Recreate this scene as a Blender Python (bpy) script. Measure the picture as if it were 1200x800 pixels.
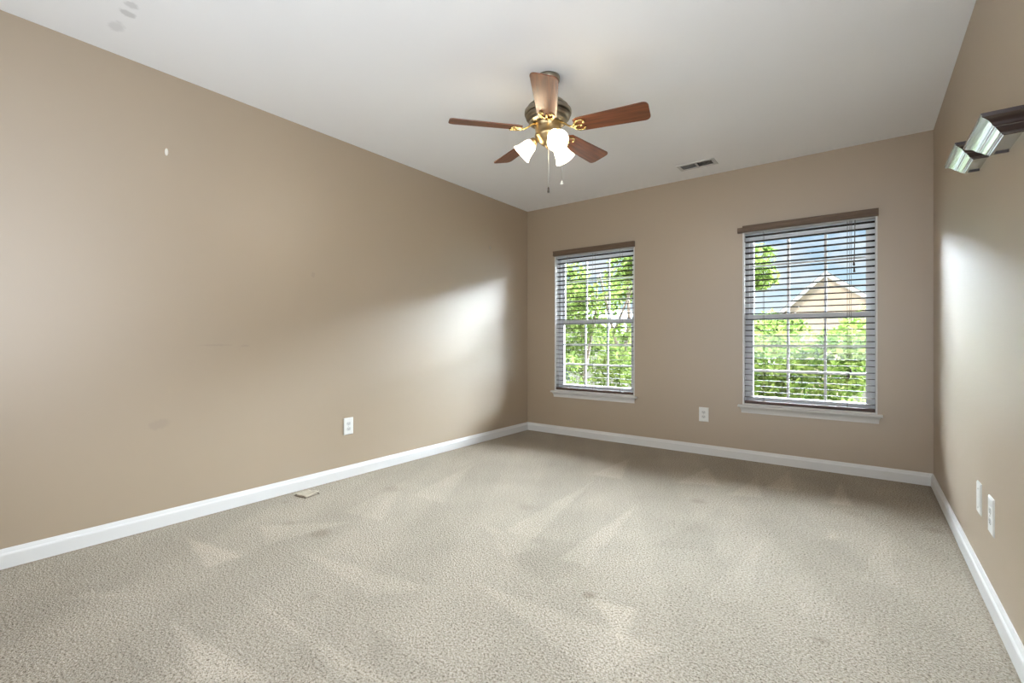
import bpy, math, random
import numpy as np
from mathutils import Vector, Matrix
R = math.radians
PI = math.pi

# ------------------------------------------------------------------ clear, camera, light
for o in list(bpy.data.objects):
    bpy.data.objects.remove(o)
S = bpy.context.scene
COL = S.collection

H = 2.44                      # ceiling height
XL, XR, YB = -3.012, 0.382, 4.296   # inner faces of left, right and back walls
YF = -0.55                    # rear wall, behind the camera

cam_d = bpy.data.cameras.new('camera')
cam_d.sensor_width = 36.0
cam_d.lens = 548.1 / 1200 * 36
cam_d.shift_y = -1.0 / 1200
cam_d.clip_start = 0.02
cam_d.clip_end = 500
cam = bpy.data.objects.new('camera', cam_d)
COL.objects.link(cam)
cam.location = (0, 0, 0.9963)
cam.rotation_euler = (R(90), 0, R(36.94))
S.camera = cam

S.view_settings.view_transform = 'Standard'
S.view_settings.look = 'None'
S.view_settings.gamma = 1.0
S.view_settings.use_curve_mapping = False
S.view_settings.exposure = 0.35

# sky: blue with drifting white clouds
W = bpy.data.worlds.new('sky')
S.world = W
W.use_nodes = True
nt = W.node_tree
nt.nodes.clear()
wout = nt.nodes.new('ShaderNodeOutputWorld')
wbg = nt.nodes.new('ShaderNodeBackground')
wsky = nt.nodes.new('ShaderNodeTexSky')
wsky.sky_type = 'HOSEK_WILKIE'
wsky.sun_direction = Vector((-0.35, -0.75, 0.62)).normalized()
wsky.turbidity = 3.0
wgain = nt.nodes.new('ShaderNodeMix'); wgain.data_type = 'RGBA'; wgain.blend_type = 'MULTIPLY'
wgain.inputs['Factor'].default_value = 1.0
wtc = nt.nodes.new('ShaderNodeTexCoord')
wmap = nt.nodes.new('ShaderNodeMapping')
wmap.inputs['Scale'].default_value = (1.0, 1.0, 2.6)
wno = nt.nodes.new('ShaderNodeTexNoise')
wno.inputs['Scale'].default_value = 5.0
wno.inputs['Detail'].default_value = 7
wno.inputs['Roughness'].default_value = 0.58
wrp = nt.nodes.new('ShaderNodeValToRGB')
wrp.color_ramp.elements[0].position = 0.43
wrp.color_ramp.elements[1].position = 0.58
wmix = nt.nodes.new('ShaderNodeMix'); wmix.data_type = 'RGBA'
L = nt.links.new
L(wtc.outputs['Generated'], wmap.inputs['Vector'])
L(wmap.outputs[0], wno.inputs['Vector'])
L(wno.outputs['Fac'], wrp.inputs['Fac'])
L(wsky.outputs[0], wgain.inputs[6])
wgain.inputs[7].default_value = (4.6, 4.1, 3.7, 1)
L(wrp.outputs[0], wmix.inputs['Factor'])
L(wgain.outputs[2], wmix.inputs[6])
wmix.inputs[7].default_value = (0.80, 0.83, 0.88, 1)
# boosted sky band above the view, window side only, added to light the room
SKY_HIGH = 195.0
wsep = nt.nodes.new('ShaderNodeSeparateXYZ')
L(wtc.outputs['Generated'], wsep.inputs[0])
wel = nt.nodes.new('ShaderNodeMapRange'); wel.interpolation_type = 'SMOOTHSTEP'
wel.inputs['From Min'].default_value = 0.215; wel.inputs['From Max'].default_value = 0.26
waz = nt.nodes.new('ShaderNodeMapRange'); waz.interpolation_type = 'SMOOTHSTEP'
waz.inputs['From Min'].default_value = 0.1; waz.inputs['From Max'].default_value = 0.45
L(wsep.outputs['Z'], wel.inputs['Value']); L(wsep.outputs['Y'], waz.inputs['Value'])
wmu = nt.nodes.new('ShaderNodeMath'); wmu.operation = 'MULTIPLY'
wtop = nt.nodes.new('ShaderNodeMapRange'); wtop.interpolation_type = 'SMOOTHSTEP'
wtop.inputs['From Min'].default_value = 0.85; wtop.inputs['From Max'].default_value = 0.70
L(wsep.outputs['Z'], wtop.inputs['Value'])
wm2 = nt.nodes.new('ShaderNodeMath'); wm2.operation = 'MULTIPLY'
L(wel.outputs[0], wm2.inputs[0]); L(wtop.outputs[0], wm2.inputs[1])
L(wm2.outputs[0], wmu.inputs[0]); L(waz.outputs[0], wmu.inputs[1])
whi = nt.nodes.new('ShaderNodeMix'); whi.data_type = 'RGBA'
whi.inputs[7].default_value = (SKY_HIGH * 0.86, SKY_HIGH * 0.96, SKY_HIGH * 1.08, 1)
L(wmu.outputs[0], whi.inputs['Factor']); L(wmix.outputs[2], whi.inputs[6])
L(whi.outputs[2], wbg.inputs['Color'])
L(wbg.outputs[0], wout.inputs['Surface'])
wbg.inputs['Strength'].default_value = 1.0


def lamp(name, kind, loc, energy, color=(1, 1, 1), target=None, **kw):
    d = bpy.data.lights.new(name, kind)
    d.energy = energy
    d.color = color
    for k, v in kw.items():
        setattr(d, k, v)
    o = bpy.data.objects.new(name, d)
    COL.objects.link(o)
    o.location = loc
    if target is not None:
        o.rotation_euler = (Vector(target) - Vector(loc)).to_track_quat('-Z', 'Y').to_euler()
    return o


# sun from behind the house: it lights the garden, not the room
lamp('sun', 'SUN', (0, -10, 20), 3.6, (1.0, 0.95, 0.86), target=(3.5, -2.5, 13.8), angle=R(0.6))
# portals for the window sky, then unseen fill lamps added around the camera
COOL = (0.92, 0.96, 1.0)
for px in (-2.2065, -0.3655):      # portals: they emit nothing, they guide the sky light through each window
    po = lamp('window_portal', 'AREA', (px, YB + 0.15, 1.182), 1, target=(px, 0, 1.182), shape='RECTANGLE', size=0.9, size_y=1.44)
    po.data.cycles.is_portal = True
lamp('fill_right', 'AREA', (XR - 0.03, 0.72, 1.6), 42, (0.88, 0.95, 1.04), target=(-3, 1.5, 2.0), shape='RECTANGLE', size=1.4, size_y=1.5)  # added fill lamp out of view; this wall has no doorway
lamp('fill_rear', 'AREA', (-1.55, YF + 0.05, 1.35), 4, (0.86, 0.95, 1.06), target=(-1.7, 3.0, 1.7), shape='RECTANGLE', size=2.2, size_y=1.9)  # added soft fill in front of the closed rear wall
lamp('fill_up_rear', 'AREA', (-1.2, -0.35, 0.9), 20, (0.84, 0.95, 1.10), target=(-1.0, 3.0, 2.9), shape='RECTANGLE', size=2.6, size_y=0.5)  # added fill lamp aimed up and forward to brighten the ceiling
BULB = 135.0                  # emission strength of the three fan bulbs
SHADE = 3.5                  # glow of their frosted glass shades

# ------------------------------------------------------------------ helpers


def lin(c):
    return tuple(((v / 255) / 12.92 if v / 255 <= 0.04045 else ((v / 255 + 0.055) / 1.055) ** 2.4) for v in c) + (1,)


def new_mat(name):
    m = bpy.data.materials.new(name)
    m.use_nodes = True
    return m, m.node_tree, m.node_tree.nodes['Principled BSDF']


def mat(name, rgb, rough=0.5, metal=0.0, coat=0.0, noise=0.0, nscale=20, bump=0.0, bscale=200, spec=0.5, trans=0.0):
    m, t, b = new_mat(name)
    b.inputs['Base Color'].default_value = lin(rgb)
    b.inputs['Roughness'].default_value = rough
    b.inputs['Metallic'].default_value = metal
    b.inputs['Coat Weight'].default_value = coat
    b.inputs['Specular IOR Level'].default_value = spec
    tc = t.nodes.new('ShaderNodeTexCoord')
    if noise:
        n = t.nodes.new('ShaderNodeTexNoise')
        n.inputs['Scale'].default_value = nscale
        n.inputs['Detail'].default_value = 4
        mx = t.nodes.new('ShaderNodeMix'); mx.data_type = 'RGBA'
        c = lin(rgb)
        mx.inputs[6].default_value = tuple(v * (1 - noise) for v in c[:3]) + (1,)
        mx.inputs[7].default_value = tuple(min(1, v * (1 + noise)) for v in c[:3]) + (1,)
        t.links.new(tc.outputs['Object'], n.inputs['Vector'])
        t.links.new(n.outputs['Fac'], mx.inputs['Factor'])
        t.links.new(mx.outputs[2], b.inputs['Base Color'])
    if bump:
        n = t.nodes.new('ShaderNodeTexNoise')
        n.inputs['Scale'].default_value = bscale
        n.inputs['Detail'].default_value = 3
        bp = t.nodes.new('ShaderNodeBump')
        bp.inputs['Strength'].default_value = bump
        bp.inputs['Distance'].default_value = 0.002
        t.links.new(tc.outputs['Object'], n.inputs['Vector'])
        t.links.new(n.outputs['Fac'], bp.inputs['Height'])
        t.links.new(bp.outputs[0], b.inputs['Normal'])
    return m


class MB:
    """collects geometry for ONE mesh object"""

    def __init__(self):
        self.v, self.f, self.s = [], [], []

    def add(self, verts, faces, smooth=False, M=None):
        o = len(self.v)
        for p in verts:
            self.v.append(tuple(M @ Vector(p)) if M is not None else tuple(p))
        for f in faces:
            self.f.append(tuple(i + o for i in f))
            self.s.append(smooth)
        return self

    def box(self, x0, x1, y0, y1, z0, z1, M=None):
        v = [(x0, y0, z0), (x1, y0, z0), (x1, y1, z0), (x0, y1, z0), (x0, y0, z1), (x1, y0, z1), (x1, y1, z1), (x0, y1, z1)]
        f = [(0, 3, 2, 1), (4, 5, 6, 7), (0, 1, 5, 4), (1, 2, 6, 5), (2, 3, 7, 6), (3, 0, 4, 7)]
        return self.add(v, f, False, M)

    def lathe(self, prof, n=32, M=None, smooth=True, cap=True):
        v, f = [], []
        for r, z in prof:
            for k in range(n):
                a = 2 * PI * k / n
                v.append((r * math.cos(a), r * math.sin(a), z))
        for i in range(len(prof) - 1):
            for k in range(n):
                k2 = (k + 1) % n
                f.append((i * n + k, i * n + k2, (i + 1) * n + k2, (i + 1) * n + k))
        if cap:
            if prof[0][0] > 1e-5: f.append(tuple(range(n))[::-1])
            if prof[-1][0] > 1e-5: f.append(tuple((len(prof) - 1) * n + k for k in range(n)))
        return self.add(v, f, smooth, M)

    def tube(self, pts, r, n=8, M=None, flat=1.0):
        pts = [Vector(p) for p in pts]
        v, f = [], []
        for i, p in enumerate(pts):
            d = (pts[min(i + 1, len(pts) - 1)] - pts[max(i - 1, 0)]).normalized()
            up = Vector((0, 0, 1)) if abs(d.z) < 0.95 else Vector((1, 0, 0))
            a = d.cross(up).normalized()
            b = a.cross(d)
            rr = r[i] if isinstance(r, (list, tuple)) else r
            for k in range(n):
                t = 2 * PI * k / n
                v.append(tuple(p + a * math.cos(t) * rr + b * math.sin(t) * rr * flat))
        for i in range(len(pts) - 1):
            for k in range(n):
                k2 = (k + 1) % n
                f.append((i * n + k, i * n + k2, (i + 1) * n + k2, (i + 1) * n + k))
        f.append(tuple(range(n))[::-1])
        f.append(tuple((len(pts) - 1) * n + k for k in range(n)))
        return self.add(v, f, True, M)

    def prism(self, poly, a, b, M=None):
        """closed polygon (u, w) extruded from a to b along the first axis: verts (t, u, w)"""
        n = len(poly)
        v = [(a, u, w) for u, w in poly] + [(b, u, w) for u, w in poly]
        f = [tuple(range(n)), tuple(range(2 * n - 1, n - 1, -1))]
        for i in range(n):
            j = (i + 1) % n
            f.append((i, i + n, j + n, j))
        return self.add(v, f, False, M)

    def build(self, name, material, parent=None, bevel=0.0, fix=True):
        me = bpy.data.meshes.new(name)
        me.from_pydata(self.v, [], self.f)
        me.polygons.foreach_set('use_smooth', self.s)
        if fix:
            import bmesh
            bm = bmesh.new(); bm.from_mesh(me)
            bmesh.ops.recalc_face_normals(bm, faces=bm.faces[:])
            bm.to_mesh(me); bm.free()
        me.update()
        me.materials.append(material)
        o = bpy.data.objects.new(name, me)
        COL.objects.link(o)
        if parent is not None:
            o.parent = parent
        if bevel:
            m = o.modifiers.new('bevel', 'BEVEL')
            m.width = bevel; m.segments = 2; m.limit_method = 'ANGLE'
        return o


def empty(name, loc=(0, 0, 0), rz=0):
    o = bpy.data.objects.new(name, None)
    o.empty_display_size = 0.05
    COL.objects.link(o)
    o.location = loc
    o.rotation_euler = (0, 0, rz)
    return o


def tag(o, label=None, cat=None, group=None, kind=None):
    if label: o['label'] = label
    if cat: o['category'] = cat
    if group: o['group'] = group
    if kind: o['kind'] = kind
    return o


def structure(o):
    o['kind'] = 'structure'
    return o


# ------------------------------------------------------------------ materials
def wall_paint(name, rgb):
    m, t, b = new_mat(name)
    tc = t.nodes.new('ShaderNodeTexCoord')
    n1 = t.nodes.new('ShaderNodeTexNoise'); n1.inputs['Scale'].default_value = 1.3; n1.inputs['Detail'].default_value = 3
    mx = t.nodes.new('ShaderNodeMix'); mx.data_type = 'RGBA'
    c = lin(rgb)
    mx.inputs[6].default_value = tuple(v * 0.965 for v in c[:3]) + (1,)
    mx.inputs[7].default_value = tuple(v * 1.035 for v in c[:3]) + (1,)
    n2 = t.nodes.new('ShaderNodeTexNoise'); n2.inputs['Scale'].default_value = 160; n2.inputs['Detail'].default_value = 2
    bp = t.nodes.new('ShaderNodeBump'); bp.inputs['Strength'].default_value = 0.12; bp.inputs['Distance'].default_value = 0.001
    t.links.new(tc.outputs['Object'], n1.inputs['Vector'])
    t.links.new(tc.outputs['Object'], n2.inputs['Vector'])
    t.links.new(n1.outputs['Fac'], mx.inputs['Factor'])
    t.links.new(n2.outputs['Fac'], bp.inputs['Height'])
    t.links.new(mx.outputs[2], b.inputs['Base Color'])
    t.links.new(bp.outputs[0], b.inputs['Normal'])
    b.inputs['Roughness'].default_value = 0.47
    b.inputs['IOR'].default_value = 2.3
    return m


def spots(m, marks, rgb):
    """soft smudges with a fixed place on a painted surface: marks = (x, y, z, rx, ry, rz, strength)"""
    t = m.node_tree
    b = t.nodes['Principled BSDF']
    src = b.inputs['Base Color'].links[0].from_socket
    tc = t.nodes.new('ShaderNodeTexCoord')
    nz = t.nodes.new('ShaderNodeTexNoise'); nz.inputs['Scale'].default_value = 40
    t.links.new(tc.outputs['Object'], nz.inputs['Vector'])
    for x, y, z, rx, ry, rz, st in marks:
        mp = t.nodes.new('ShaderNodeMapping'); mp.vector_type = 'TEXTURE'
        mp.inputs['Location'].default_value = (x, y, z)
        mp.inputs['Scale'].default_value = (rx, ry, rz)
        ln = t.nodes.new('ShaderNodeVectorMath'); ln.operation = 'LENGTH'
        ad = t.nodes.new('ShaderNodeMath'); ad.operation = 'MULTIPLY_ADD'
        ad.inputs[1].default_value = 1.1
        mr = t.nodes.new('ShaderNodeMapRange'); mr.interpolation_type = 'SMOOTHSTEP'
        mr.inputs['From Min'].default_value = 1.7; mr.inputs['From Max'].default_value = 1.15
        mr.inputs['To Min'].default_value = 0; mr.inputs['To Max'].default_value = st
        mx = t.nodes.new('ShaderNodeMix'); mx.data_type = 'RGBA'
        mx.inputs[7].default_value = lin(rgb)
        t.links.new(tc.outputs['Object'], mp.inputs['Vector'])
        t.links.new(mp.outputs[0], ln.inputs[0])
        t.links.new(nz.outputs['Fac'], ad.inputs[0])
        t.links.new(ln.outputs['Value'], ad.inputs[2])
        t.links.new(ad.outputs[0], mr.inputs['Value'])
        t.links.new(mr.outputs[0], mx.inputs['Factor'])
        t.links.new(src, mx.inputs[6])
        src = mx.outputs[2]
    t.links.new(src, b.inputs['Base Color'])


WALL = (163, 144, 118)
m_wall = wall_paint('taupe_wall_paint', WALL)
m_wall_l = wall_paint('taupe_wall_paint_scuffed', WALL)
spots(m_wall_l, [(XL, 1.14, 0.97, 0.05, 0.09, 0.006, 0.2), (XL, 1.30, 0.965, 0.05, 0.03, 0.008, 0.2),
                 (XL, 1.741, 1.446, 0.05, 0.012, 0.018, 0.22), (XL, 0.87, 0.55, 0.05, 0.05, 0.03, 0.2)], (120, 104, 92))
m_ceil = mat('ceiling_paint', (243, 243, 243), 0.85, noise=0.01, nscale=2, bump=0.1, bscale=120)
spots(m_ceil, [(-2.744, 0.627, H, 0.05, 0.03, 0.05, 0.2), (-2.60, 0.63, H, 0.028, 0.03, 0.05, 0.38),
               (-2.52, 0.627, H, 0.025, 0.028, 0.05, 0.3)], (150, 150, 148))
m_white = mat('white_trim_paint', (218, 217, 214), 0.35)
m_vinyl = mat('white_window_vinyl', (226, 228, 230), 0.35)
m_plate = mat('white_plastic_plate', (232, 232, 228), 0.3)
m_slot = mat('outlet_slot_grey', (70, 70, 68), 0.5)
m_recept = mat('outlet_face', (214, 214, 210), 0.35)
m_brass = mat('antique_brass', (176, 152, 112), 0.28, metal=1.0, noise=0.12, nscale=30)
m_pewter = mat('dark_pewter_brass', (150, 142, 126), 0.34, metal=1.0, noise=0.1, nscale=25)
m_bright = mat('polished_brass', (214, 190, 132), 0.18, metal=1.0)
m_chain = mat('chain_metal', (205, 203, 198), 0.3, metal=0.8)
m_fob = mat('white_pull_knob', (235, 233, 228), 0.35)
m_fobdark = mat('dark_pull_tip', (60, 50, 42), 0.4)
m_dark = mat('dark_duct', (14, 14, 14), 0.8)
m_grille = mat('register_white_metal', (205, 205, 203), 0.45)
m_louver = mat('register_louver_metal', (150, 150, 148), 0.5)
m_cord = mat('blind_cord', (92, 84, 74), 0.7)
m_tassel = mat('dark_wood_tassel', (52, 40, 32), 0.4)
m_chip = mat('white_wall_anchor', (238, 234, 224), 0.5)
m_nail = mat('nail_steel', (190, 188, 182), 0.35, metal=0.7)


def wood(name, dark, light, rough, scale=(3.0, 40.0, 40.0), coat=0.0, crough=0.15):
    m, t, b = new_mat(name)
    tc = t.nodes.new('ShaderNodeTexCoord')
    mp = t.nodes.new('ShaderNodeMapping'); mp.inputs['Scale'].default_value = scale
    n = t.nodes.new('ShaderNodeTexNoise'); n.inputs['Scale'].default_value = 1.5; n.inputs['Detail'].default_value = 6
    n.inputs['Distortion'].default_value = 0.6
    rp = t.nodes.new('ShaderNodeValToRGB')
    rp.color_ramp.elements[0].position = 0.32; rp.color_ramp.elements[0].color = lin(dark)
    rp.color_ramp.elements[1].position = 0.70; rp.color_ramp.elements[1].color = lin(light)
    t.links.new(tc.outputs['Object'], mp.inputs['Vector'])
    t.links.new(mp.outputs[0], n.inputs['Vector'])
    t.links.new(n.outputs['Fac'], rp.inputs['Fac'])
    t.links.new(rp.outputs[0], b.inputs['Base Color'])
    b.inputs['Roughness'].default_value = rough
    b.inputs['Coat Weight'].default_value = coat
    b.inputs['Coat Roughness'].default_value = crough
    return m


m_blade = wood('cherry_blade_veneer', (84, 46, 28), (132, 76, 44), 0.4, coat=0.35, crough=0.25)
m_slat = wood('dark_wood_slat', (34, 27, 22), (46, 37, 30), 0.8, scale=(2, 60, 60))
m_slat.node_tree.nodes['Principled BSDF'].inputs['Specular IOR Level'].default_value = 0.08
m_valance = wood('brown_wood_valance', (92, 74, 58), (112, 92, 74), 0.45, scale=(2, 60, 60))
m_rail = wood('dark_brown_blind_rail', (58, 38, 28), (78, 52, 40), 0.4, scale=(2, 60, 60))

# dark espresso lacquer: strongly glossy at a grazing view
m_esp, t, b = new_mat('espresso_gloss_lacquer')
b.inputs['Base Color'].default_value = lin((38, 20, 18))
b.inputs['Roughness'].default_value = 0.35
gl = t.nodes.new('ShaderNodeBsdfGlossy'); gl.inputs['Roughness'].default_value = 0.22
lw = t.nodes.new('ShaderNodeLayerWeight'); lw.inputs['Blend'].default_value = 0.5
rp = t.nodes.new('ShaderNodeValToRGB')
rp.color_ramp.elements[0].position = 0.25; rp.color_ramp.elements[0].color = (0.02, 0.02, 0.02, 1)
rp.color_ramp.elements[1].position = 0.75; rp.color_ramp.elements[1].color = (0.85, 0.85, 0.85, 1)
ms = t.nodes.new('ShaderNodeMixShader')
t.links.new(lw.outputs['Facing'], rp.inputs['Fac'])
t.links.new(rp.outputs[0], ms.inputs['Fac'])
t.links.new(b.outputs[0], ms.inputs[1])
t.links.new(gl.outputs[0], ms.inputs[2])
t.links.new(ms.outputs[0], t.nodes['Material Output'].inputs['Surface'])

# window glass: mostly clear, a little mirror
m_glass, t, b = new_mat('window_glass')
t.nodes.remove(b)
tr = t.nodes.new('ShaderNodeBsdfTransparent'); tr.inputs['Color'].default_value = (0.96, 0.975, 0.97, 1)
gl = t.nodes.new('ShaderNodeBsdfGlossy'); gl.inputs['Roughness'].default_value = 0.02
fr = t.nodes.new('ShaderNodeFresnel'); fr.inputs['IOR'].default_value = 1.35
ms = t.nodes.new('ShaderNodeMixShader')
t.links.new(fr.outputs[0], ms.inputs['Fac'])
t.links.new(tr.outputs[0], ms.inputs[1]); t.links.new(gl.outputs[0], ms.inputs[2])
t.links.new(ms.outputs[0], t.nodes['Material Output'].inputs['Surface'])

# frosted lamp glass
m_shade, t, b = new_mat('frosted_lamp_glass')
t.nodes.remove(b)
df = t.nodes.new('ShaderNodeBsdfDiffuse'); df.inputs['Color'].default_value = (0.9, 0.88, 0.84, 1)
tl = t.nodes.new('ShaderNodeBsdfTranslucent'); tl.inputs['Color'].default_value = (0.95, 0.90, 0.80, 1)
gl = t.nodes.new('ShaderNodeBsdfGlossy'); gl.inputs['Roughness'].default_value = 0.25
m1 = t.nodes.new('ShaderNodeMixShader'); m1.inputs['Fac'].default_value = 0.30
m2 = t.nodes.new('ShaderNodeMixShader'); m2.inputs['Fac'].default_value = 0.05
t.links.new(df.outputs[0], m1.inputs[1]); t.links.new(tl.outputs[0], m1.inputs[2])
t.links.new(m1.outputs[0], m2.inputs[1]); t.links.new(gl.outputs[0], m2.inputs[2])
em = t.nodes.new('ShaderNodeEmission'); em.inputs['Color'].default_value = (1.0, 0.88, 0.66, 1)
em.inputs['Strength'].default_value = SHADE
ash = t.nodes.new('ShaderNodeAddShader')
t.links.new(m2.outputs[0], ash.inputs[0]); t.links.new(em.outputs[0], ash.inputs[1])
t.links.new(ash.outputs[0], t.nodes['Material Output'].inputs['Surface'])

m_bulb, t, b = new_mat('lit_bulb')
b.inputs['Base Color'].default_value = (1, 1, 1, 1)
b.inputs['Emission Color'].default_value = (1.0, 0.95, 0.88, 1)
b.inputs['Emission Strength'].default_value = BULB

# carpet: cut pile with light and dark tufts, nap brushed by the vacuum (mesh attributes nap and stain)
m_carpet, t, b = new_mat('beige_cut_pile_carpet')
tc = t.nodes.new('ShaderNodeTexCoord')
n1 = t.nodes.new('ShaderNodeTexNoise'); n1.inputs['Scale'].default_value = 125; n1.inputs['Detail'].default_value = 5; n1.inputs['Roughness'].default_value = 0.75
n2 = t.nodes.new('ShaderNodeTexNoise'); n2.inputs['Scale'].default_value = 3.2; n2.inputs['Detail'].default_value = 4
n3 = t.nodes.new('ShaderNodeTexVoronoi'); n3.inputs['Scale'].default_value = 170
for n in (n1, n2, n3): t.links.new(tc.outputs['Object'], n.inputs['Vector'])
rp = t.nodes.new('ShaderNodeValToRGB')
e = rp.color_ramp.elements
e[0].position = 0.37; e[0].color = lin((100, 90, 76))
e[1].position = 0.60; e[1].color = lin((200, 190, 174))
k = e.new(0.45); k.color = lin((168, 157, 140))
t.links.new(n1.outputs['Fac'], rp.inputs['Fac'])
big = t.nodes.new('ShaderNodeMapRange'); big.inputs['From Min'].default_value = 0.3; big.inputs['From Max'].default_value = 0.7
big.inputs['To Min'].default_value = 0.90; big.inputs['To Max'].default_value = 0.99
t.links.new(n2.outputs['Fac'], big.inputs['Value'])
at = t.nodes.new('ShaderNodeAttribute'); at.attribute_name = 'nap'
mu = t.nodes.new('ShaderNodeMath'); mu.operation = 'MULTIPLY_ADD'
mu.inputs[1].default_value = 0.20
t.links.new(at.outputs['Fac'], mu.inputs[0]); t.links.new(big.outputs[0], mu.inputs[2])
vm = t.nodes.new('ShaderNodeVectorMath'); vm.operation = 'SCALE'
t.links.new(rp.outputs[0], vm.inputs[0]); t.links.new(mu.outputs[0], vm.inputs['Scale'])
st = t.nodes.new('ShaderNodeAttribute'); st.attribute_name = 'stain_edge'
mx = t.nodes.new('ShaderNodeMix'); mx.data_type = 'RGBA'
mx.inputs[7].default_value = lin((112, 96, 76))
t.links.new(st.outputs['Fac'], mx.inputs['Factor']); t.links.new(vm.outputs[0], mx.inputs[6])
t.links.new(mx.outputs[2], b.inputs['Base Color'])
b.inputs['Roughness'].default_value = 0.95
b.inputs['Specular IOR Level'].default_value = 0.1
ad = t.nodes.new('ShaderNodeMath'); ad.operation = 'SUBTRACT'
t.links.new(n1.outputs['Fac'], ad.inputs[0])
ms_ = t.nodes.new('ShaderNodeMath'); ms_.operation = 'MULTIPLY'; ms_.inputs[1].default_value = 0.4
t.links.new(n3.outputs['Distance'], ms_.inputs[0]); t.links.new(ms_.outputs[0], ad.inputs[1])
bp = t.nodes.new('ShaderNodeBump'); bp.inputs['Strength'].default_value = 0.8; bp.inputs['Distance'].default_value = 0.012
t.links.new(ad.outputs[0], bp.inputs['Height']); t.links.new(bp.outputs[0], b.inputs['Normal'])


def leafmat(name, dark, light, tr=0.45):
    m, t, b = new_mat(name)
    t.nodes.remove(b)
    tc = t.nodes.new('ShaderNodeTexCoord')
    n = t.nodes.new('ShaderNodeTexNoise'); n.inputs['Scale'].default_value = 5.0; n.inputs['Detail'].default_value = 5
    rp = t.nodes.new('ShaderNodeValToRGB')
    rp.color_ramp.elements[0].position = 0.35; rp.color_ramp.elements[0].color = lin(dark)
    rp.color_ramp.elements[1].position = 0.65; rp.color_ramp.elements[1].color = lin(light)
    d = t.nodes.new('ShaderNodeBsdfDiffuse'); s = t.nodes.new('ShaderNodeBsdfTranslucent')
    mx = t.nodes.new('ShaderNodeMixShader'); mx.inputs['Fac'].default_value = tr
    t.links.new(tc.outputs['Object'], n.inputs['Vector']); t.links.new(n.outputs['Fac'], rp.inputs['Fac'])
    t.links.new(rp.outputs[0], d.inputs['Color']); t.links.new(rp.outputs[0], s.inputs['Color'])
    t.links.new(d.outputs[0], mx.inputs[1]); t.links.new(s.outputs[0], mx.inputs[2])
    t.links.new(mx.outputs[0], t.nodes['Material Output'].inputs['Surface'])
    return m


m_leaf_a = leafmat('spring_green_leaves', (56, 74, 28), (104, 116, 62), 0.3)
m_leaf_b = leafmat('bright_shrub_leaves', (54, 76, 28), (106, 118, 62), 0.3)
m_leaf_c = leafmat('deep_green_leaves', (30, 52, 22), (50, 74, 34), 0.3)
m_bark = mat('grey_brown_bark', (112, 100, 90), 0.9, noise=0.3, nscale=14, bump=0.6, bscale=25)
m_grass = mat('lawn_grass', (26, 34, 15), 0.95, noise=0.3, nscale=3)
m_siding = mat('beige_siding', (186, 166, 148), 0.8, noise=0.04, nscale=4)
m_cream = mat('cream_siding', (160, 158, 152), 0.8, noise=0.04, nscale=4)
m_roof = mat('pale_grey_shingles', (110, 106, 104), 0.9, noise=0.18, nscale=9)
m_roofb = mat('blue_grey_shingles', (70, 76, 86), 0.9, noise=0.18, nscale=9)
m_fascia = mat('white_fascia_board', (196, 196, 194), 0.7)
m_housewin = mat('dark_house_window', (70, 80, 92), 0.15)

# ------------------------------------------------------------------ room shell


def grid_panel(fn, us, ws, holes):
    """boxes tiling a panel over a u/w grid, leaving out the cells whose centre falls in a hole"""
    mb = MB()
    for i in range(len(us) - 1):
        for j in range(len(ws) - 1):
            cu, cw = (us[i] + us[i + 1]) / 2, (ws[j] + ws[j + 1]) / 2
            if any(h[0] < cu < h[1] and h[2] < cw < h[3] for h in holes):
                continue
            mb.box(*fn(us[i], us[i + 1], ws[j], ws[j + 1]))
    return mb


TH = 0.14
W1 = (-2.656, -1.757, 0.462, 1.902)
W2 = (-0.811, 0.080, 0.462, 1.902)
VENT = (-1.215, -0.972, 3.930, 4.028)

# floor: fine grid so that the vacuum marks and stains can live in the mesh
FX0, FX1, FY0, FY1 = XL - 0.02, XR + 0.02, YF - 0.02, YB + 0.02
step = 0.015
nx, ny = int((FX1 - FX0) / step), int((FY1 - FY0) / step)
gx = np.linspace(FX0, FX1, nx + 1); gy = np.linspace(FY0, FY1, ny + 1)
X, Y = np.meshgrid(gx, gy)
verts = np.stack([X.ravel(), Y.ravel(), np.zeros(X.size)], 1)
ii = (np.arange(ny)[:, None] * (nx + 1) + np.arange(nx)[None, :]).ravel()
faces = np.stack([ii, ii + 1, ii + nx + 2, ii + nx + 1], 1)
me = bpy.data.meshes.new('floor')
me.from_pydata(verts.tolist(), [], faces.tolist())
rng = np.random.default_rng(4)


def wedge(a, b, c, soft=0.025):
    """signed soft mask of a triangle on the floor"""
    P = [np.array(p, float) for p in (a, b, c)]
    area = (P[1][0] - P[0][0]) * (P[2][1] - P[0][1]) - (P[1][1] - P[0][1]) * (P[2][0] - P[0][0])
    if area < 0: P = [P[0], P[2], P[1]]
    m = np.full(X.shape, 9.0)
    for i in range(3):
        p, q = P[i], P[(i + 1) % 3]
        e = q - p; ln = np.hypot(*e)
        m = np.minimum(m, ((e[0]) * (Y - p[1]) - (e[1]) * (X - p[0])) / ln)
    return np.clip(m / soft, 0, 1)


nap = np.zeros(X.shape)
WEDGES = []   # filled below: (tip, base corner, base corner, strength)
F = 548.1; A = R(36.94)


def fl(u, v):
    """where a spot seen in the photograph lies on the floor"""
    tt = 0.9963 * F / (v - 399); c = (u - 600) / F
    return (tt * (c * math.cos(A) - math.sin(A)), tt * (c * math.sin(A) + math.cos(A)))


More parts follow.
